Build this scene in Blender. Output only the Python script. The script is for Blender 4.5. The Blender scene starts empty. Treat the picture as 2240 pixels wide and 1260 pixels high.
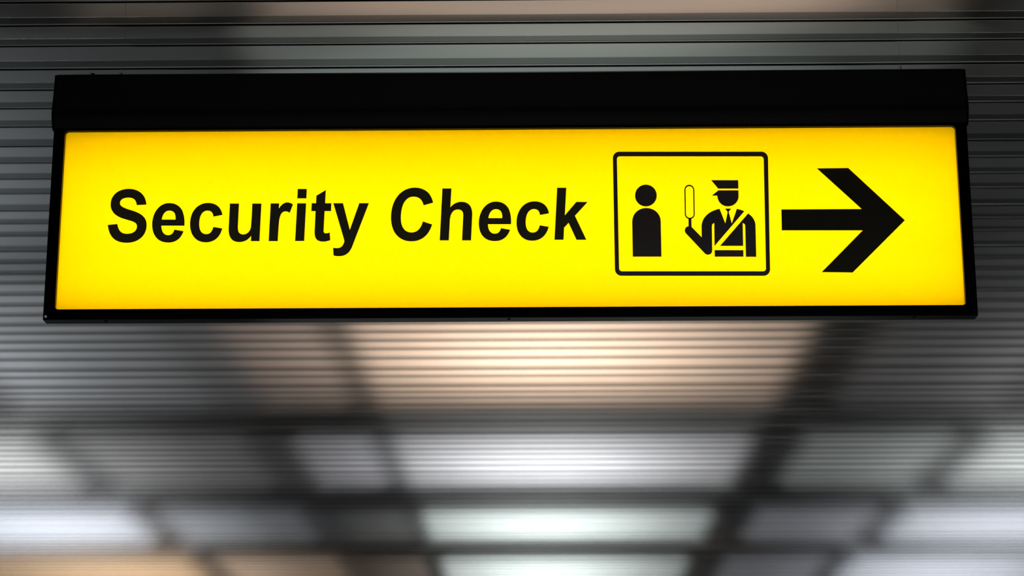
import bpy, bmesh, math, random
from mathutils import Matrix, Vector

scene = bpy.context.scene
col = scene.collection
random.seed(11)

# ------------------------------------------------------------------ camera
SIGN_Y = 4.3                 # panel plane, metres in front of the camera
PANEL_Z = 2.792              # height of the panel centre above the floor
CEIL_Z = 3.359               # underside of the slatted ceiling
EYE = Vector((0.0742, 0.0, 1.5))
PITCH, YAW, ROLL = math.atan(1187 / 4500), -0.0157, -0.001
fwd = Vector((math.cos(PITCH) * math.sin(YAW), math.cos(PITCH) * math.cos(YAW), math.sin(PITCH)))
r0 = Vector((math.cos(YAW), -math.sin(YAW), 0))
u0 = r0.cross(fwd)
right = r0 * math.cos(ROLL) + u0 * math.sin(ROLL)
upv = u0 * math.cos(ROLL) - r0 * math.sin(ROLL)
cam_data = bpy.data.cameras.new('camera')
cam_data.sensor_width = 36.0
cam_data.lens = 4500 / 2240 * 36.0
cam_data.clip_end = 200
cam_data.dof.use_dof = True
cam_data.dof.focus_distance = 4.50
cam_data.dof.aperture_fstop = 4.6
cam = bpy.data.objects.new('camera', cam_data)
m3 = Matrix((right, upv, -fwd)).transposed()
cam.matrix_world = Matrix.Translation(EYE) @ m3.to_4x4()
col.objects.link(cam)
scene.camera = cam

# ------------------------------------------------------------------ world and exposure
world = bpy.data.worlds.new('world')
scene.world = world
world.use_nodes = True
world.node_tree.nodes['Background'].inputs[0].default_value = (0.5, 0.55, 0.6, 1)
world.node_tree.nodes['Background'].inputs[1].default_value = 0.05
vs = scene.view_settings
vs.view_transform = 'Standard'
vs.look = 'None'
vs.exposure = 0.0
vs.gamma = 1.0
vs.use_curve_mapping = False

# ------------------------------------------------------------------ materials
def principled(name, color, rough=0.5, metal=0.0, spec=0.5, noise=0.0, nscale=8.0):
    m = bpy.data.materials.new(name)
    m.use_nodes = True
    nt = m.node_tree
    b = nt.nodes['Principled BSDF']
    b.inputs['Roughness'].default_value = rough
    b.inputs['Metallic'].default_value = metal
    b.inputs['Specular IOR Level'].default_value = spec
    if noise:
        tc = nt.nodes.new('ShaderNodeTexCoord')
        n = nt.nodes.new('ShaderNodeTexNoise')
        n.inputs['Scale'].default_value = nscale
        n.inputs['Detail'].default_value = 4
        nt.links.new(tc.outputs['Object'], n.inputs['Vector'])
        mx = nt.nodes.new('ShaderNodeMix')
        mx.data_type = 'RGBA'
        mx.inputs['A'].default_value = [c * (1 - noise) for c in color] + [1]
        mx.inputs['B'].default_value = [min(1, c * (1 + noise)) for c in color] + [1]
        nt.links.new(n.outputs['Fac'], mx.inputs['Factor'])
        nt.links.new(mx.outputs['Result'], b.inputs['Base Color'])
    else:
        b.inputs['Base Color'].default_value = (*color, 1)
    return m

def metal_slat(name='satin_aluminium', color=(0.80, 0.80, 0.79)):
    m = principled(name, color, rough=0.07, metal=1.0)
    nt = m.node_tree
    b = nt.nodes['Principled BSDF']
    b.inputs['Anisotropic'].default_value = 1.0
    cx = nt.nodes.new('ShaderNodeCombineXYZ')
    cx.inputs[0].default_value = 1.0
    nt.links.new(cx.outputs[0], b.inputs['Tangent'])
    # rolled sheet: very long faint grain along the slat
    tc = nt.nodes.new('ShaderNodeTexCoord')
    mp = nt.nodes.new('ShaderNodeMapping')
    mp.inputs['Scale'].default_value = (0.6, 160, 160)
    n = nt.nodes.new('ShaderNodeTexNoise')
    n.inputs['Scale'].default_value = 1.0
    n.inputs['Detail'].default_value = 3
    nt.links.new(tc.outputs['Object'], mp.inputs[0])
    nt.links.new(mp.outputs[0], n.inputs['Vector'])
    mr = nt.nodes.new('ShaderNodeMapRange')
    mr.inputs['To Min'].default_value = 0.052
    mr.inputs['To Max'].default_value = 0.066
    nt.links.new(n.outputs['Fac'], mr.inputs['Value'])
    nt.links.new(mr.outputs['Result'], b.inputs['Roughness'])
    # cross grain of the rolled sheet: tiny sideways facets that smear reflections along the slat
    wn = nt.nodes.new('ShaderNodeTexWhiteNoise')
    sc = nt.nodes.new('ShaderNodeVectorMath')
    sc.operation = 'SCALE'
    sc.inputs['Scale'].default_value = 3000.0
    nt.links.new(tc.outputs['Object'], sc.inputs[0])
    nt.links.new(sc.outputs[0], wn.inputs['Vector'])
    tilt = nt.nodes.new('ShaderNodeMapRange')
    tilt.inputs['To Min'].default_value = -0.018
    tilt.inputs['To Max'].default_value = 0.018
    nt.links.new(wn.outputs['Value'], tilt.inputs['Value'])
    tv = nt.nodes.new('ShaderNodeCombineXYZ')
    nt.links.new(tilt.outputs['Result'], tv.inputs[0])
    geo = nt.nodes.new('ShaderNodeNewGeometry')
    ad = nt.nodes.new('ShaderNodeVectorMath')
    nt.links.new(geo.outputs['Normal'], ad.inputs[0])
    nt.links.new(tv.outputs[0], ad.inputs[1])
    no = nt.nodes.new('ShaderNodeVectorMath')
    no.operation = 'NORMALIZE'
    nt.links.new(ad.outputs[0], no.inputs[0])
    nt.links.new(no.outputs[0], b.inputs['Normal'])
    return m

def emitter(name, color, strength):
    m = bpy.data.materials.new(name)
    m.use_nodes = True
    nt = m.node_tree
    nt.nodes.remove(nt.nodes['Principled BSDF'])
    e = nt.nodes.new('ShaderNodeEmission')
    e.inputs[0].default_value = (*color, 1)
    e.inputs[1].default_value = strength
    nt.links.new(e.outputs[0], nt.nodes['Material Output'].inputs[0])
    return m

def acrylic():
    m = bpy.data.materials.new('yellow_translucent_acrylic')
    m.use_nodes = True
    nt = m.node_tree
    nt.nodes.remove(nt.nodes['Principled BSDF'])
    t = nt.nodes.new('ShaderNodeBsdfTranslucent')
    t.inputs[0].default_value = (1.0, 0.555, 0.0, 1)
    g = nt.nodes.new('ShaderNodeBsdfGlossy')
    g.inputs['Roughness'].default_value = 0.35
    g.inputs['Color'].default_value = (1, 1, 1, 1)
    mx = nt.nodes.new('ShaderNodeMixShader')
    mx.inputs[0].default_value = 0.002
    nt.links.new(t.outputs[0], mx.inputs[1])
    nt.links.new(g.outputs[0], mx.inputs[2])
    nt.links.new(mx.outputs[0], nt.nodes['Material Output'].inputs[0])
    return m

M = dict(
    slat=metal_slat(),
    reveal=metal_slat('darker_reveal_metal', (0.27, 0.275, 0.27)),  # darker metal tone for the recessed strip of each slat
    plenum=principled('dark_plenum', (0.012, 0.012, 0.011), 0.9, spec=0.1),
    black=principled('black_powder_coat', (0.0012, 0.0012, 0.0014), 0.30, spec=0.10),
    black_edge=principled('black_gloss_bar', (0.0005, 0.0005, 0.0006), 0.12, spec=0.03),
    steel=principled('zinc_steel', (0.75, 0.78, 0.84), 0.45, metal=1.0),
    wire=principled('grey_steel_wire', (0.30, 0.29, 0.28), 0.4, metal=1.0),
    mirror=principled('bright_end_reflector', (0.95, 0.95, 0.95), 0.12, metal=1.0),
    edge_gloss=principled('edge_gloss_metal', (0.42, 0.45, 0.50), 0.25, metal=1.0),
    white_in=principled('white_reflector', (0.92, 0.92, 0.92), 0.6, spec=0.2),
    acrylic=acrylic(),
    tube=emitter('tube_glow', (1, 1, 1), 3.95),
    vinyl=principled('black_vinyl', (0.085, 0.078, 0.050), 0.7, spec=0.05),
    ink=principled('charcoal_vinyl', (0.100, 0.082, 0.086), 0.7, spec=0.05),
    arrow=principled('arrow_vinyl', (0.042, 0.038, 0.026), 0.7, spec=0.05),
    wall=principled('grey_wall_paint', (0.22, 0.22, 0.22), 0.7, noise=0.06, nscale=2),
    lamp_frame=principled('white_lamp_frame', (0.7, 0.7, 0.7), 0.5),
    lamp_glow=emitter('lamp_diffuser', (1, 0.97, 0.93), 1.0),
)

def floor_tone(name, color):
    return principled(name, color, 0.55, spec=0.3, noise=0.07, nscale=3.0)

# ------------------------------------------------------------------ mesh helpers
def link(name, mesh, mat=None, parent=None):
    o = bpy.data.objects.new(name, mesh)
    col.objects.link(o)
    if mat is not None and len(mesh.materials) == 0:
        mesh.materials.append(mat)
    if parent is not None:
        o.parent = parent
    return o

def mesh_from(name, verts, faces):
    me = bpy.data.meshes.new(name)
    me.from_pydata(verts, [], faces)
    bm = bmesh.new()
    bm.from_mesh(me)
    bmesh.ops.recalc_face_normals(bm, faces=bm.faces)
    bm.to_mesh(me)
    bm.free()
    return me

def box_mesh(name, x0, x1, y0, y1, z0, z1, bevel=0.0):
    bm = bmesh.new()
    bmesh.ops.create_cube(bm, size=1)
    bmesh.ops.scale(bm, vec=(x1 - x0, y1 - y0, z1 - z0), verts=bm.verts)
    bmesh.ops.translate(bm, vec=((x0 + x1) / 2, (y0 + y1) / 2, (z0 + z1) / 2), verts=bm.verts)
    if bevel:
        bmesh.ops.bevel(bm, geom=bm.edges[:], offset=bevel, segments=2, affect='EDGES', profile=0.5)
    me = bpy.data.meshes.new(name)
    bm.to_mesh(me)
    bm.free()
    return me

def prism_x(name, prof, x0, x1):
    """closed YZ profile extruded along X"""
    n = len(prof)
    v = [(x0, y, z) for y, z in prof] + [(x1, y, z) for y, z in prof]
    f = [(i, (i + 1) % n, n + (i + 1) % n, n + i) for i in range(n)]
    f += [tuple(range(n - 1, -1, -1)), tuple(range(n, 2 * n))]
    return mesh_from(name, v, f)

def tube_mesh(name, a, b, r, seg=12):
    a, b = Vector(a), Vector(b)
    bm = bmesh.new()
    d = b - a
    bmesh.ops.create_cone(bm, cap_ends=True, segments=seg, radius1=r, radius2=r, depth=d.length)
    rot = Vector((0, 0, 1)).rotation_difference(d.normalized()).to_matrix().to_4x4()
    bmesh.ops.transform(bm, matrix=Matrix.Translation((a + b) / 2) @ rot, verts=bm.verts)
    for f in bm.faces:
        f.smooth = len(f.verts) == 4
    me = bpy.data.meshes.new(name)
    bm.to_mesh(me)
    bm.free()
    return me

def tag(o, label=None, category=None, group=None, kind=None):
    for k, v in (('label', label), ('category', category), ('group', group), ('kind', kind)):
        if v:
            o[k] = v
    return o

# ------------------------------------------------------------------ the hall: walls, floor, ceiling
HX, Y0, Y1 = 13.5, -6.0, 60.0
tag(link('wall_left', box_mesh('wall_left', -HX - .2, -HX, Y0, Y1, 0, 3.5), M['wall']), 'plain grey side wall of the hall', kind='structure')
tag(link('wall_right', box_mesh('wall_right', HX, HX + .2, Y0, Y1, 0, 3.5), M['wall']), 'plain grey side wall of the hall', kind='structure')
tag(link('wall_far', box_mesh('wall_far', -HX, HX, Y1, Y1 + .2, 0, 3.5), M['wall']), 'plain grey end wall of the hall', kind='structure')
tag(link('wall_back', box_mesh('wall_back', -HX, HX, Y0 - .2, Y0, 0, 3.5), M['wall']), 'plain grey wall behind the viewer', kind='structure')

floor = tag(link('floor', box_mesh('floor', -HX, HX, Y0, Y1, -0.2, -0.012), floor_tone('dark_floor_base', (0.022, 0.022, 0.0215))),
            'unseen dark floor, its invented tone fields shaping the ceiling reflections', kind='structure')
WARM, WHITE, MINT = (0.80, 0.64, 0.53), (0.78, 0.78, 0.80), (0.72, 0.78, 0.77)
SAND, GREY = (0.72, 0.53, 0.35), (0.30, 0.30, 0.31)
bands = [(19.6, 25.75), (27.6, 32.1), (34.2, 38.45), (40.3, 46.5), (48.0, 59.5)]
lanes = [  # x range, colours along the hall
    ((-13.4, -7.06), [GREY, (0.62, 0.63, 0.63), (0.74, 0.77, 0.84), SAND, GREY]),
    ((-6.54, -5.10), [(0.46, 0.47, 0.49), (0.38, 0.38, 0.38), (0.50, 0.52, 0.55), (0.80, 0.63, 0.50), GREY]),
    ((-5.09, -4.10), [(0.48, 0.49, 0.50), (0.36, 0.36, 0.36), (0.40, 0.41, 0.44), (0.78, 0.61, 0.48), GREY]),
    ((-4.09, -3.42), [(0.34, 0.34, 0.35), (0.15, 0.15, 0.15), (0.13, 0.135, 0.14), (0.22, 0.18, 0.15), GREY]),
    ((-3.40, -2.35), [(0.64, 0.52, 0.46), (0.74, 0.74, 0.78), (0.20, 0.20, 0.20), (0.30, 0.24, 0.20), GREY]),
    ((-2.00, 2.95), [WARM, WHITE, MINT, MINT, WHITE]),
    ((3.70, 5.76), [(0.20, 0.19, 0.19), (0.52, 0.56, 0.54), (0.48, 0.48, 0.52), (0.40, 0.40, 0.43), GREY]),
    ((6.26, 13.4), [GREY, (0.62, 0.66, 0.65), (0.70, 0.72, 0.78), (0.72, 0.74, 0.80), GREY]),
]
tone_cache = {}
def field(x0, x1, y0, y1, c):  # invented floor patch, toned so the ceiling reflects bright and dark areas
    if c not in tone_cache:
        tone_cache[c] = floor_tone('floor_tone_%d' % len(tone_cache), c)
    link('reflected_patch', box_mesh('reflected_patch', x0, x1, y0, y1, -0.012, 0.0), tone_cache[c], floor)
for (x0, x1), cs in lanes:
    for (y0, y1), c in zip(bands, cs):
        field(x0, x1, y0, y1, c)
# cross strips between the fields and the nearer part of the hall
field(-2.0, 2.95, 25.85, 27.5, (0.26, 0.26, 0.26))
field(-2.0, 2.95, 32.2, 34.1, (0.13, 0.135, 0.13))
field(-2.33, -2.02, 19.6, 25.75, (0.20, 0.17, 0.15))
field(-2.33, -2.02, 27.6, 32.1, (0.24, 0.24, 0.25))
field(-2.33, -2.02, 34.2, 38.45, (0.10, 0.105, 0.10))
field(-2.12, -1.78, 11.3, 12.72, (0.14, 0.14, 0.13))
field(-1.75, 2.75, 11.3, 12.72, (0.70, 0.56, 0.48))
field(-2.95, -2.15, 11.3, 12.72, (0.34, 0.29, 0.25))
field(-2.0, 2.95, 12.80, 19.5, (0.40, 0.43, 0.42))
field(-6.58, -2.15, 12.95, 19.5, (0.13, 0.14, 0.145))
field(3.1, 5.8, 11.3, 15.4, (0.17, 0.17, 0.165))
field(3.1, 5.8, 15.45, 19.5, (0.27, 0.275, 0.265))
field(-6.5, 6.0, -5.5, 11.2, (0.10, 0.105, 0.10))

# slatted metal ceiling: joints measured along the hall, narrow open gap behind each slat
ceiling = tag(link('ceiling', box_mesh('ceiling', -HX, HX, Y0, Y1, CEIL_Z + 0.10, CEIL_Z + 0.14), M['plenum']),
              'dark ceiling void carrying long satin metal slats', kind='structure')
joints = [0, .87, 1.93, 2.92, 3.85, 4.83, 5.93, 6.91, 7.91, 8.86, 10.05, 10.97, 11.9, 13.12, 14.1, 15.05, 15.9, 16.96,
          18.0, 19.0, 20.03, 20.94, 21.92, 22.89, 24.02, 25.37, 26.3, 27.62, 28.45, 29.29, 30.36, 31.2, 31.81, 32.91,
          33.71, 34.99, 35.79, 36.7, 37.8, 38.75, 39.83, 41.0, 42.33, 43.25, 44.16, 45.05]
joints = [-0.95 - k for k in range(26, -1, -1)] + joints
while joints[-1] < 86:
    joints.append(joints[-1] + random.choice((0.85, 0.95, 1.0, 1.1, 1.25)))
def slat_mesh(w):
    a, b = 0.585 * w, 0.912 * w
    s = 0.0010
    r = 0.0016
    pts = [(0.0, 0.030), (0.0, 0.0004), (0.0003, 0.0)]
    for k in range(1, 4):                                   # faintly crowned face
        pts.append((a * k / 4, -0.00001 * (1 - abs(k - 2) / 2)))
    pts += [(a - r, 0.0), (a - 0.0004, 0.0003), (a, s), (b - 0.028 * w, s), (b - 0.026 * w, 0.0), (b, 0.0), (b + 0.0006, 0.0004), (b + 0.0008, 0.028)]
    outer = [(y, z) for y, z in pts]
    v, f = [], []
    L = 13.4
    for y, z in outer:
        v += [(-L, y, z), (L, y, z)]
    n = len(outer)
    for i in range(n - 1):
        f.append((2 * i, 2 * i + 1, 2 * i + 3, 2 * i + 2))
    me = bpy.data.meshes.new('slat')
    me.from_pydata(v, [], f)
    me.materials.append(M['slat'])
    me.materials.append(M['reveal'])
    me.materials.append(M['plenum'])
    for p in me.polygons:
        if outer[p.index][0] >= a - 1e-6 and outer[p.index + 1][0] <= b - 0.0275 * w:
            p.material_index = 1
        elif max(outer[p.index][1], outer[p.index + 1][1]) > 0.02:
            p.material_index = 2  # slat side walls coloured dark to put shade into the gaps
    return me
for n0, n1 in zip(joints[:-1], joints[1:]):
    y = 4.5796 + 0.15 * n0
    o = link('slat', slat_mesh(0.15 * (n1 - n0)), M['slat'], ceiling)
    o.location = (0, y, CEIL_Z)
    o.rotation_euler.x = math.radians(random.uniform(-0.025, 0.025))

# ------------------------------------------------------------------ added unseen lamps that light the reflected floor: ceiling panels and side spots
def lamp(x, y, power, color, sx=3.0, sy=1.2, spread=110, where=''):
    root = bpy.data.objects.new('added_ceiling_light', None)
    col.objects.link(root)
    root.location = (x, y, CEIL_Z + 0.03)
    tag(root, 'added unseen ceiling light panel ' + where, 'lamp', 'added ceiling light panels')
    for (a, b, c, d) in ((-sx/2 - .04, sx/2 + .04, -sy/2 - .04, -sy/2), (-sx/2 - .04, sx/2 + .04, sy/2, sy/2 + .04),
                         (-sx/2 - .04, -sx/2, -sy/2, sy/2), (sx/2, sx/2 + .04, -sy/2, sy/2)):
        link('frame_bar', box_mesh('frame_bar', a, b, c, d, -0.06, 0.07), M['lamp_frame'], root)
    link('diffuser', box_mesh('diffuser', -sx/2, sx/2, -sy/2, sy/2, -0.03, -0.02), M['lamp_glow'], root)
    ld = bpy.data.lights.new('added_light_glow', 'AREA')
    ld.shape = 'RECTANGLE'
    ld.size, ld.size_y = sx, sy
    ld.energy, ld.color, ld.spread = power, color, math.radians(spread)
    lo = bpy.data.objects.new('added_light_glow', ld)
    lo.location = (0, 0, -0.07)
    lo.parent = root
    col.objects.link(lo)

COOL, NEUT, WLAMP = (0.92, 0.96, 1.0), (1.0, 1.0, 1.0), (1.0, 0.90, 0.80)
ORDER = ('nearest', 'second', 'third', 'farthest')
for k, (y, p, c) in enumerate(((22.8, 112, WLAMP), (30.0, 94, (0.97, 0.98, 1.0)), (36.4, 114, (0.96, 1.0, 0.99)), (43.0, 114, (0.96, 1.0, 0.99)))):
    lamp(0.1, y, p, c, 1.6, 2.4, 105, 'above the central lane, %s of four' % ORDER[k])
for k, (y, p, c) in enumerate(((23.5, 180, COOL), (30.0, 165, NEUT), (36.6, 215, COOL), (43.4, 200, WLAMP))):
    lamp(-9.0, y, p, c, 3.0, 1.2, 150, 'above the left lane, %s of four' % ORDER[k])
for k, (y, p, c) in enumerate(((23.5, 175, COOL), (30.0, 165, NEUT), (36.6, 165, COOL), (43.4, 175, COOL))):
    lamp(8.6, y, p, c, 3.0, 1.2, 150, 'above the right lane, %s of four' % ORDER[k])
lamp(-6.6, 16.5, 150, COOL, 1.2, 3.0, 130, 'at the left side of the near hall')
def spotlight(x, y, target, power, color, angle, where):  # spot added to brighten the near floor that the ceiling reflects
    root = bpy.data.objects.new('added_spotlight', None)
    col.objects.link(root)
    root.location = (x, y, CEIL_Z)
    tag(root, 'added unseen ceiling spotlight ' + where, 'spotlight', 'added spotlights at the hall sides')
    head = Vector((0, 0, -0.10))
    d = (Vector(target) - (Vector(root.location) + head)).normalized()
    link('stem', tube_mesh('stem', (0, 0, 0.1), head, 0.012), M['black'], root)
    link('head', tube_mesh('head', head - d * 0.10, head + d * 0.05, 0.05, 20), M['black'], root)
    ld = bpy.data.lights.new('added_spot_beam', 'SPOT')
    ld.energy, ld.color, ld.spot_size, ld.spot_blend, ld.shadow_soft_size = power, color, math.radians(angle), 1.0, 0.05
    lo = bpy.data.objects.new('added_spot_beam', ld)
    lo.location = head + d * 0.12
    lo.rotation_euler = d.to_track_quat('-Z', 'Y').to_euler()
    lo.parent = root
    col.objects.link(lo)
spotlight(5.6, 12.2, (-0.1, 12.2, 0), 1000, WLAMP, 34, 'at the right of the near hall')
spotlight(-5.6, 12.2, (0.9, 12.2, 0), 700, WLAMP, 30, 'at the left of the near hall')
spotlight(5.6, 15.6, (-0.1, 14.6, 0), 680, (0.88, 1.0, 0.97), 42, 'further along the right of the near hall')
spotlight(-5.6, 15.6, (0.6, 14.6, 0), 860, (0.88, 1.0, 0.97), 42, 'further along the left of the near hall')
lamp(0.3, -1.6, 480, NEUT, 3.0, 0.9, 170, 'just behind the viewer')  # added lamp that brightens the sign lettering from the front

# ------------------------------------------------------------------ the sign
sign = bpy.data.objects.new('light_box_sign', None)
sign.location = (0, SIGN_Y, PANEL_Z)
col.objects.link(sign)
tag(sign, 'black framed light box sign, glowing yellow, reading Security Check with right arrow', 'sign')
PW, PH = 0.9803, 0.2034      # half width and height of the visible panel
FO, FB, FT = 1.0050, -0.2262, 0.2250
RAD = 0.008

# yellow acrylic sheet, tucked behind the frame
panel = link('panel', mesh_from('panel', [(-PW - .012, 0, -PH - .012), (PW + .012, 0, -PH - .012), (PW + .012, 0, PH + .012), (-PW - .012, 0, PH + .012)], [(0, 1, 2, 3)]), M['acrylic'], sign)
panel['label'] = 'glowing yellow translucent panel'

# mitred frame bars with rounded inner corners
def half_arc(cx, cz, a0, a1, n=5):
    return [(cx + RAD * math.cos(a0 + (a1 - a0) * k / n), cz + RAD * math.sin(a0 + (a1 - a0) * k / n)) for k in range(n + 1)]
def bar(poly, y1=0.026, name='frame_bar', y0=-0.012):
    n = len(poly)
    bm = bmesh.new()
    fr = [bm.verts.new((x, y0, z)) for x, z in poly]
    bk = [bm.verts.new((x, y1, z)) for x, z in poly]
    f0 = bm.faces.new(fr)
    bm.faces.new(list(reversed(bk)))
    for i in range(n):
        bm.faces.new((fr[i], bk[i], bk[(i + 1) % n], fr[(i + 1) % n]))
    bmesh.ops.recalc_face_normals(bm, faces=bm.faces)
    bmesh.ops.bevel(bm, geom=[e for e in f0.edges if e.calc_length() > 0.05], offset=0.0016, segments=2, affect='EDGES', profile=0.5)
    me = bpy.data.meshes.new(name)
    bm.to_mesh(me)
    bm.free()
    return link(name, me, M['black_edge'], sign)
q = math.pi / 4
cx, cz = PW - RAD, PH - RAD
bar([(-FO, FB), (FO, FB)] + half_arc(cx, -cz, -q, -2 * q) + half_arc(-cx, -cz, -2 * q, -3 * q))
bar([(FO, FT), (-FO, FT)] + half_arc(-cx, cz, 3 * q, 2 * q) + half_arc(cx, cz, 2 * q, q))
bar([(-FO, FT), (-FO, FB)] + half_arc(-cx, -cz, -3 * q, -4 * q) + half_arc(-cx, cz, 4 * q, 3 * q), 0.004)
bar([(FO, FB), (FO, FT)] + half_arc(cx, cz, q, 0) + half_arc(cx, -cz, 0, -q), 0.004)

# header rail over the panel: slightly bulging front, return underneath
def arc_pts(p0, p1, p2, n=6):
    return [((1 - t) ** 2 * p0[0] + 2 * t * (1 - t) * p1[0] + t * t * p2[0], (1 - t) ** 2 * p0[1] + 2 * t * (1 - t) * p1[1] + t * t * p2[1]) for t in (k / n for k in range(n + 1))]
prof = [(0.16, 0.334), (0.16, 0.215), (0.028, 0.215), (0.028, 0.206), (-0.010, 0.2055)]
prof += arc_pts((-0.014, 0.210), (-0.027, 0.236), (-0.026, 0.244), 5)
prof += arc_pts((-0.025, 0.247), (-0.0175, 0.29), (-0.014, 0.331), 6)
prof += arc_pts((-0.0135, 0.3322), (-0.012, 0.334), (-0.010, 0.334), 3)
hd = link('header_rail', prism_x('header_rail', prof, -1.0040, 1.0040), M['black'], sign)
for s in (-1, 1):
    big = [(y + (0.0016 if y > 0.1 else -0.0016), z) for y, z in prof]
    cap = link('end_cap', prism_x('end_cap', big, min(s * 1.0040, s * 1.0085), max(s * 1.0040, s * 1.0085)), M['black_edge'], sign)
    sc_ = link('screw', tube_mesh('screw', (s * 1.0085, -0.004, 0.228), (s * 1.0105, -0.004, 0.228), 0.004), M['steel'], cap)

# rear housing of the light box: white inside, closed back
hy0, hy1 = 0.004, 0.150
ft, fb = 0.206, -0.215
bt, bb = 0.206, -0.165
hx0, hx1 = 0.996, 0.992
def plate(pts, name, mat='white_in'):
    return link(name, mesh_from(name, pts, [(0, 1, 2, 3)]), M[mat], sign)
plate([(-hx1, hy1, bb), (hx1, hy1, bb), (hx1, hy1, bt), (-hx1, hy1, bt)], name='housing_back')
plate([(-hx0, hy0, fb), (hx0, hy0, fb), (hx1, hy1, bb), (-hx1, hy1, bb)], name='housing_underside')
plate([(-hx0, hy0, ft), (hx0, hy0, ft), (hx1, hy1, bt), (-hx1, hy1, bt)], name='housing_top')
for s in (-1, 1):
    plate([(s * hx0, hy0, fb), (s * hx0, hy0, ft), (s * hx1, hy1, bt), (s * hx1, hy1, bb)], name='housing_side', mat='mirror')
# black outer shell a little outside the reflector
e = 0.003
plate([(-hx1 - e, hy1 + e, bb - e), (hx1 + e, hy1 + e, bb - e), (hx1 + e, hy1 + e, bt + e), (-hx1 - e, hy1 + e, bt + e)], 'shell_back', 'black')
plate([(-hx0 - e, hy0, fb - e), (hx0 + e, hy0, fb - e), (hx1 + e, hy1 + e, bb - e), (-hx1 - e, hy1 + e, bb - e)], 'shell_underside', 'black')
for s in (-1, 1):
    plate([(s * (hx0 + e), hy0, fb - e), (s * (hx0 + e), hy0, ft + e), (s * (hx1 + e), hy1 + e, bt + e), (s * (hx1 + e), hy1 + e, bb - e)], 'shell_side', 'black')
for z in (-0.125, -0.01, 0.095):
    t = link('fluorescent_tube', tube_mesh('fluorescent_tube', (-0.990, 0.085, z), (0.990, 0.085, z), 0.013, 16), M['tube'], sign)

# fixings: lugs on top, raked stays back to the ceiling, small screws
for x, wide in ((-0.930, 0.006), (-0.864, 0.0012), (0.868, 0.0012)):
    lug = link('hanger_lug', box_mesh('hanger_lug', x - 0.0012, x + wide, -0.002, 0.012, 0.333, 0.3425, 0.0005), M['black_edge'], sign)
    lean = 0.004 if x > 0 else -0.001
    link('hanger_clip', tube_mesh('hanger_clip', (x - 0.004, -0.004, 0.333), (x - 0.002 + lean, -0.004, 0.3435), 0.0016, 8), M['steel'], lug)
link('edge_gloss_bar', tube_mesh('edge_gloss_bar', (-1.003, -0.0132, 0.3334), (1.003, -0.0132, 0.3334), 0.0013, 16), M['edge_gloss'], sign)  # added bar standing in for the gloss along the header's top edge
for x in (-0.863, 0.869):
    link('suspension_wire', tube_mesh('suspension_wire', (x, 0.004, 0.342), (x, 0.004, CEIL_Z - PANEL_Z), 0.00025, 8), M['wire'], sign)
for x in (-0.872, 0.0, 0.872):
    link('screw', tube_mesh('screw', (x, 0.006, FB - 0.0015), (x, 0.006, FB), 0.004, 10), M['black'], sign)
link('corner_rivet', tube_mesh('corner_rivet', (-0.9985, -0.0135, -0.2195), (-0.9985, -0.012, -0.2195), 0.0028, 12), M['steel'], sign)

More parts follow.
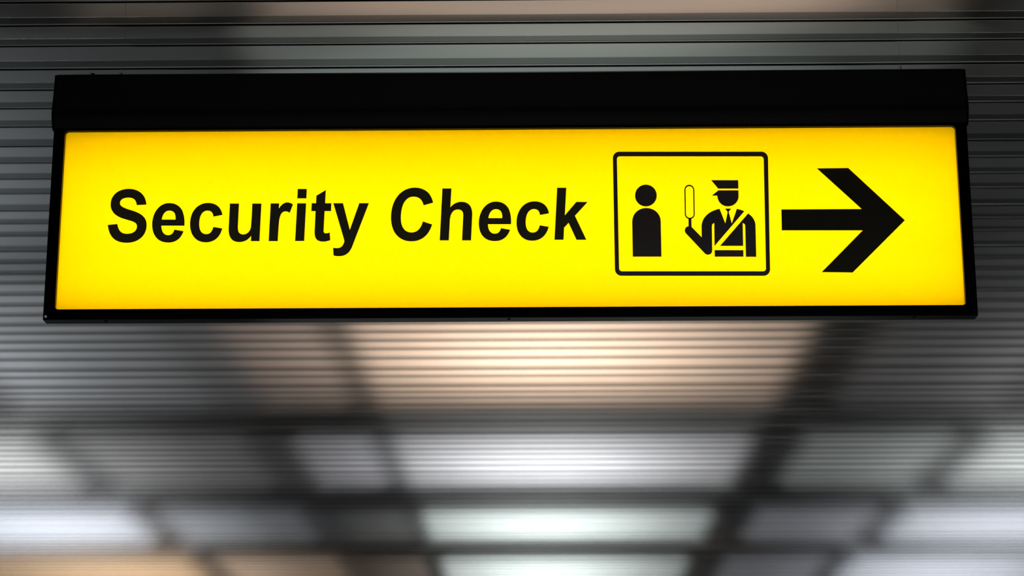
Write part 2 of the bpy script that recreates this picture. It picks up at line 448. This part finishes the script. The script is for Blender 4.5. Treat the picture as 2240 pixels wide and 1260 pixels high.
# ------------------------------------------------------------------ lettering and pictogram: cut vinyl on the panel, outlines in millimetres from the panel centre
ARTWORK = [
    ('letter', 'S', 'M -794.6,35.3 C -796.1,56.7 -811.4,71.4 -834.6,71.6 C -859.4,71.7 -874.0,56.0 -873.0,35.5 C -872.2,20.1 -862.3,10.2 -845.4,4.0 C -835.8,0.9 -829.0,-0.9 -823.0,-3.1 C -816.7,-5.7 -813.1,-9.0 -812.8,-14.4 C -812.3,-25.0 -821.7,-31.6 -834.1,-31.2 C -846.4,-30.9 -852.6,-24.7 -856.3,-8.8 L -876.9,-10.9 C -873.4,-38.5 -858.3,-51.4 -833.6,-51.5 C -807.9,-51.7 -790.7,-34.8 -791.8,-11.1 C -792.6,7.0 -805.6,15.5 -824.7,21.8 C -842.4,27.2 -852.3,30.6 -852.7,39.6 C -853.1,47.5 -844.9,51.6 -834.7,51.6 C -823.4,51.5 -817.5,46.4 -815.6,34.3 Z'),
    ('letter', 'e', 'M -709.0,-13.3 C -708.4,-1.8 -710.6,13.6 -716.1,23.1 C -723.0,33.8 -732.6,38.3 -744.4,38.4 C -766.8,38.5 -780.8,15.4 -779.7,-10.6 C -778.6,-36.3 -765.1,-51.4 -742.8,-51.5 C -726.2,-51.6 -715.9,-42.7 -710.4,-26.1 L -730.4,-22.3 C -732.7,-31.0 -737.1,-34.8 -743.5,-34.8 C -753.2,-34.8 -758.9,-26.4 -759.5,-13.0 Z M -759.3,0.7 L -728.9,0.5 C -728.6,13.7 -733.2,21.2 -743.5,21.3 C -752.6,21.4 -758.4,12.4 -759.3,0.7 Z'),
    ('letter', 'c', 'M -626.5,10.8 C -629.8,28.5 -641.9,38.1 -658.9,38.2 C -682.8,38.3 -697.9,17.7 -696.8,-10.3 C -695.8,-35.4 -682.1,-51.3 -661.2,-51.4 C -641.9,-51.5 -630.3,-39.9 -625.9,-20.2 L -645.6,-16.7 C -647.6,-27.3 -652.2,-33.1 -660.3,-33.0 C -670.5,-33.0 -676.2,-24.3 -676.7,-9.5 C -677.4,9.2 -670.9,20.9 -659.6,20.8 C -652.1,20.8 -647.3,16.0 -646.2,7.0 Z'),
    ('letter', 'u', 'M -611.0,36.5 L -591.1,36.4 L -591.8,-15.1 C -591.9,-28.4 -588.2,-34.0 -579.6,-34.1 C -570.3,-34.1 -564.1,-26.4 -563.3,-16.6 C -562.4,-4.1 -562.1,12.7 -561.8,36.2 L -541.9,36.1 L -543.6,-49.3 L -562.3,-49.2 L -561.9,-36.9 C -568.5,-46.6 -577.2,-51.3 -587.6,-51.2 C -603.2,-51.2 -611.3,-41.4 -611.9,-21.9 Z'),
    ('letter', 'r', 'M -521.5,36.3 L -502.9,36.2 L -503.4,24.4 C -497.7,33.6 -492.0,38.3 -485.5,38.3 C -480.7,38.3 -476.3,36.6 -472.8,33.7 L -479.2,14.5 C -482.5,17.0 -485.5,18.1 -488.5,18.1 C -496.8,18.2 -500.6,9.5 -501.8,-3.0 C -502.8,-15.6 -503.2,-32.3 -503.7,-49.5 L -523.5,-49.4 Z'),
    ('letter', 'i', 'M -463.4,36.2 L -443.8,36.1 L -446.0,-49.5 L -465.8,-49.4 Z M -462.9,69.1 L -443.0,68.9 L -443.6,47.6 L -463.5,47.7 Z'),
    ('letter', 't', 'M -401.3,66.2 L -421.7,53.3 L -422.1,36.2 L -431.5,36.3 L -432.1,18.4 L -422.7,18.3 L -423.8,-28.5 C -423.9,-45.2 -417.4,-51.1 -404.6,-51.2 C -398.7,-51.2 -393.4,-49.5 -389.1,-47.9 L -390.6,-30.7 C -393.2,-31.8 -396.4,-32.6 -399.1,-32.6 C -402.8,-32.5 -404.2,-30.3 -404.1,-25.9 L -402.9,18.2 L -388.9,18.1 L -388.5,36.0 L -402.2,36.1 Z'),
    ('letter', 'y', 'M -384.2,36.0 L -363.0,35.9 L -346.8,-25.1 L -327.3,35.7 L -306.4,35.6 L -338.5,-55.4 C -344.8,-76.1 -353.2,-84.4 -370.0,-84.3 C -373.9,-84.3 -377.4,-83.7 -381.2,-82.6 L -382.6,-65.4 C -379.4,-66.0 -376.7,-66.3 -374.3,-66.3 C -365.0,-66.3 -360.5,-61.4 -358.1,-50.0 Z'),
    ('letter', 'C', 'M -165.7,36.1 C -169.9,58.0 -184.8,70.5 -206.3,70.6 C -237.2,70.8 -258.0,41.7 -257.5,2.6 C -257.0,-30.9 -239.6,-51.5 -212.2,-51.7 C -190.3,-51.8 -174.4,-38.3 -167.4,-13.8 L -187.5,-6.8 C -192.2,-24.3 -200.6,-31.7 -212.4,-31.7 C -227.1,-31.6 -235.5,-19.3 -235.8,1.9 C -236.2,31.8 -225.7,50.2 -208.8,50.1 C -197.2,50.1 -189.4,43.3 -186.6,30.1 Z'),
    ('letter', 'h', 'M -145.6,68.3 L -125.7,68.2 L -127.9,25.0 C -121.0,33.6 -112.9,37.5 -103.6,37.4 C -88.0,37.4 -79.4,27.2 -79.9,7.1 L -82.3,-50.2 L -102.0,-50.1 L -99.7,5.8 C -99.4,15.6 -103.2,20.1 -111.5,20.1 C -120.9,20.2 -127.2,12.4 -128.5,-2.4 L -130.8,-49.9 L -150.6,-49.8 Z'),
    ('letter', 'e', 'M 4.6,-14.0 C 5.7,-2.6 4.1,12.8 -1.0,22.3 C -7.4,33.0 -16.8,37.5 -28.6,37.6 C -50.8,37.7 -65.7,14.6 -65.6,-11.4 C -65.6,-36.9 -52.7,-52.0 -30.6,-52.1 C -14.1,-52.2 -3.4,-43.4 2.7,-26.8 L -17.0,-23.1 C -19.7,-31.7 -24.2,-35.5 -30.6,-35.5 C -40.2,-35.4 -45.6,-27.1 -45.6,-13.7 Z M -44.8,-0.1 L -14.6,-0.2 C -13.8,12.9 -18.1,20.4 -28.3,20.5 C -37.4,20.6 -43.5,11.6 -44.8,-0.1 Z'),
    ('letter', 'c', 'M 87.5,10.3 C 84.9,27.9 73.2,37.5 56.3,37.6 C 32.5,37.8 16.7,17.2 16.6,-10.7 C 16.6,-35.7 29.6,-51.6 50.4,-51.7 C 69.5,-51.8 81.6,-40.3 86.8,-20.6 L 67.3,-17.1 C 64.9,-27.7 60.0,-33.5 52.0,-33.4 C 41.9,-33.4 36.6,-24.7 36.6,-10.0 C 36.7,8.7 43.7,20.4 54.9,20.3 C 62.4,20.2 66.9,15.5 67.7,6.5 Z'),
    ('letter', 'k', 'M 105.7,68.4 L 125.8,68.3 L 122.2,5.4 L 147.3,35.7 L 171.9,35.5 L 144.0,4.4 L 168.3,-50.2 L 147.0,-50.1 L 130.3,-11.7 L 120.3,-22.4 L 118.8,-49.9 L 99.1,-49.8 Z'),
    ('pictogram_border', '', 'M 228.5,135.5 C 228.5,143.9 234.9,150.7 242.9,150.6 L 554.5,148.7 C 562.4,148.6 568.8,141.8 568.6,133.4 L 564.8,-118.7 C 564.7,-126.8 558.3,-133.4 550.4,-133.4 L 243.8,-131.7 C 235.9,-131.7 229.6,-125.1 229.5,-116.9 Z M 237.4,133.5 C 237.4,137.1 240.2,140.1 243.7,140.1 L 552.9,138.1 C 556.3,138.1 559.1,135.1 559.1,131.5 L 556.1,-117.1 C 556.0,-120.6 553.2,-123.5 549.8,-123.4 L 244.9,-121.8 C 241.5,-121.8 238.7,-118.9 238.7,-115.4 Z'),
    ('traveller_head', '', 'M 323.2,49.4 C 322.9,35.7 312.1,24.7 299.0,24.8 C 286.0,24.8 275.5,36.0 275.8,49.7 C 276.0,63.4 286.8,74.5 299.9,74.4 C 313.0,74.3 323.4,63.1 323.2,49.4 Z'),
    ('traveller_body', '', 'M 268.6,-88.9 L 268.6,-9.4 C 269.5,8.5 282.8,21.1 299.9,21.0 C 317.7,20.9 330.8,7.2 330.8,-9.7 L 330.8,-89.2 Z'),
    ('officer_cap', '', 'M 442.9,83.8 L 501.9,83.4 L 501.7,64.3 L 457.5,64.6 Z'),
    ('officer_face', '', 'M 457.9,60.4 L 501.6,60.2 L 501.7,47.4 C 501.3,34.1 490.9,23.8 477.9,23.8 C 464.8,23.9 455.3,34.4 455.2,48.5 L 443.6,48.6 Z'),
    ('officer_torso', '', 'M 390.9,-21.0 C 385.8,-21.8 382.7,-25.8 382.6,-30.4 C 382.6,-33.3 383.8,-35.8 385.6,-37.8 L 424.2,-81.7 C 426.2,-84.2 428.5,-85.4 431.5,-85.4 C 436.9,-85.4 440.7,-81.2 441.0,-75.8 L 441.6,-21.7 C 441.9,-17.5 444.0,-14.6 446.9,-13.9 L 446.3,-65.7 L 513.0,12.4 C 508.3,14.7 502.8,16.6 497.0,17.9 L 485.0,-15.0 L 479.0,11.4 L 484.7,18.5 L 471.4,18.6 L 476.8,11.4 L 471.0,-14.9 L 459.4,18.2 C 436.9,13.8 419.6,-0.9 419.1,-22.3 L 419.0,-46.2 L 397.5,-22.7 L 397.5,-2.6 L 391.2,-2.6 Z'),
    ('officer_arm', '', 'M 521.2,7.4 C 531.2,0.1 536.9,-9.8 536.5,-21.4 L 535.8,-90.7 L 513.5,-90.6 L 514.0,-21.2 C 514.0,-17.5 512.0,-15.1 508.8,-14.5 L 508.3,-65.9 L 458.4,-65.6 Z'),
    ('officer_belt', '', 'M 446.2,-75.3 L 508.3,-75.7 L 508.2,-90.2 L 446.2,-89.9 Z'),
    ('scanner_wand', '', 'M 383.7,62.0 C 383.9,68.3 388.6,73.5 394.5,73.4 C 400.7,73.4 405.4,68.2 405.5,61.9 L 405.1,6.6 C 405.0,0.3 400.1,-4.6 394.1,-4.6 C 388.1,-4.5 383.5,0.4 383.5,6.7 Z M 386.3,62.0 L 386.0,6.7 C 385.9,2.1 389.6,-1.7 394.2,-1.8 C 398.7,-1.8 402.5,2.0 402.6,6.6 L 402.9,61.9 C 402.9,66.6 399.2,70.4 394.6,70.4 C 390.1,70.5 386.4,66.7 386.3,62.0 Z'),
    ('arrow', '', 'M 675.0,109.4 L 743.1,109.9 L 860.7,-10.2 L 742.6,-127.0 L 676.1,-125.7 L 768.6,-32.3 L 593.1,-31.3 L 593.8,16.0 L 768.6,16.0 Z'),
]

def outline(path):
    """M/L/C/Z path -> list of closed rings"""
    tk = path.split()
    rings, ring, i, cur = [], [], 0, None
    def pt(s):
        a, b = s.split(',')
        return Vector((float(a) / 1000, float(b) / 1000))
    while i < len(tk):
        c = tk[i]
        if c == 'M':
            ring = [pt(tk[i + 1])]; i += 2
        elif c == 'L':
            ring.append(pt(tk[i + 1])); i += 2
        elif c == 'C':
            p0, p1, p2, p3 = ring[-1], pt(tk[i + 1]), pt(tk[i + 2]), pt(tk[i + 3])
            for k in range(1, 15):
                t = k / 14
                ring.append(p0 * (1 - t) ** 3 + p1 * 3 * t * (1 - t) ** 2 + p2 * 3 * t * t * (1 - t) + p3 * t ** 3)
            i += 4
        else:
            if (ring[0] - ring[-1]).length < 1e-6:
                ring.pop()
            rings.append(ring); i += 1
    return rings

def vinyl(name, path, mat):
    cu = bpy.data.curves.new(name, 'CURVE')
    cu.dimensions = '2D'
    cu.fill_mode = 'BOTH'
    cu.extrude = 0.0006
    for ring in outline(path):
        sp = cu.splines.new('POLY')
        sp.points.add(len(ring) - 1)
        for p, v in zip(sp.points, ring):
            p.co = (v.x, v.y, 0, 1)
        sp.use_cyclic_u = True
    tmp = bpy.data.objects.new(name + '_outline', cu)
    col.objects.link(tmp)
    bpy.context.view_layer.update()
    me = bpy.data.meshes.new_from_object(tmp.evaluated_get(bpy.context.evaluated_depsgraph_get()))
    bpy.data.objects.remove(tmp)
    bpy.data.curves.remove(cu)
    me.transform(Matrix.Translation((0, -0.0010, 0)) @ Matrix.Rotation(math.pi / 2, 4, 'X'))
    me.materials.clear()
    me.name = name
    return link(name, me, mat, panel)

for name, char, path in ARTWORK:
    mat = M['vinyl'] if name == 'letter' else M['arrow'] if name == 'arrow' else M['ink']
    o = vinyl(name, path, mat)
    if char:
        o['label'] = 'black letter %s of the wording' % char
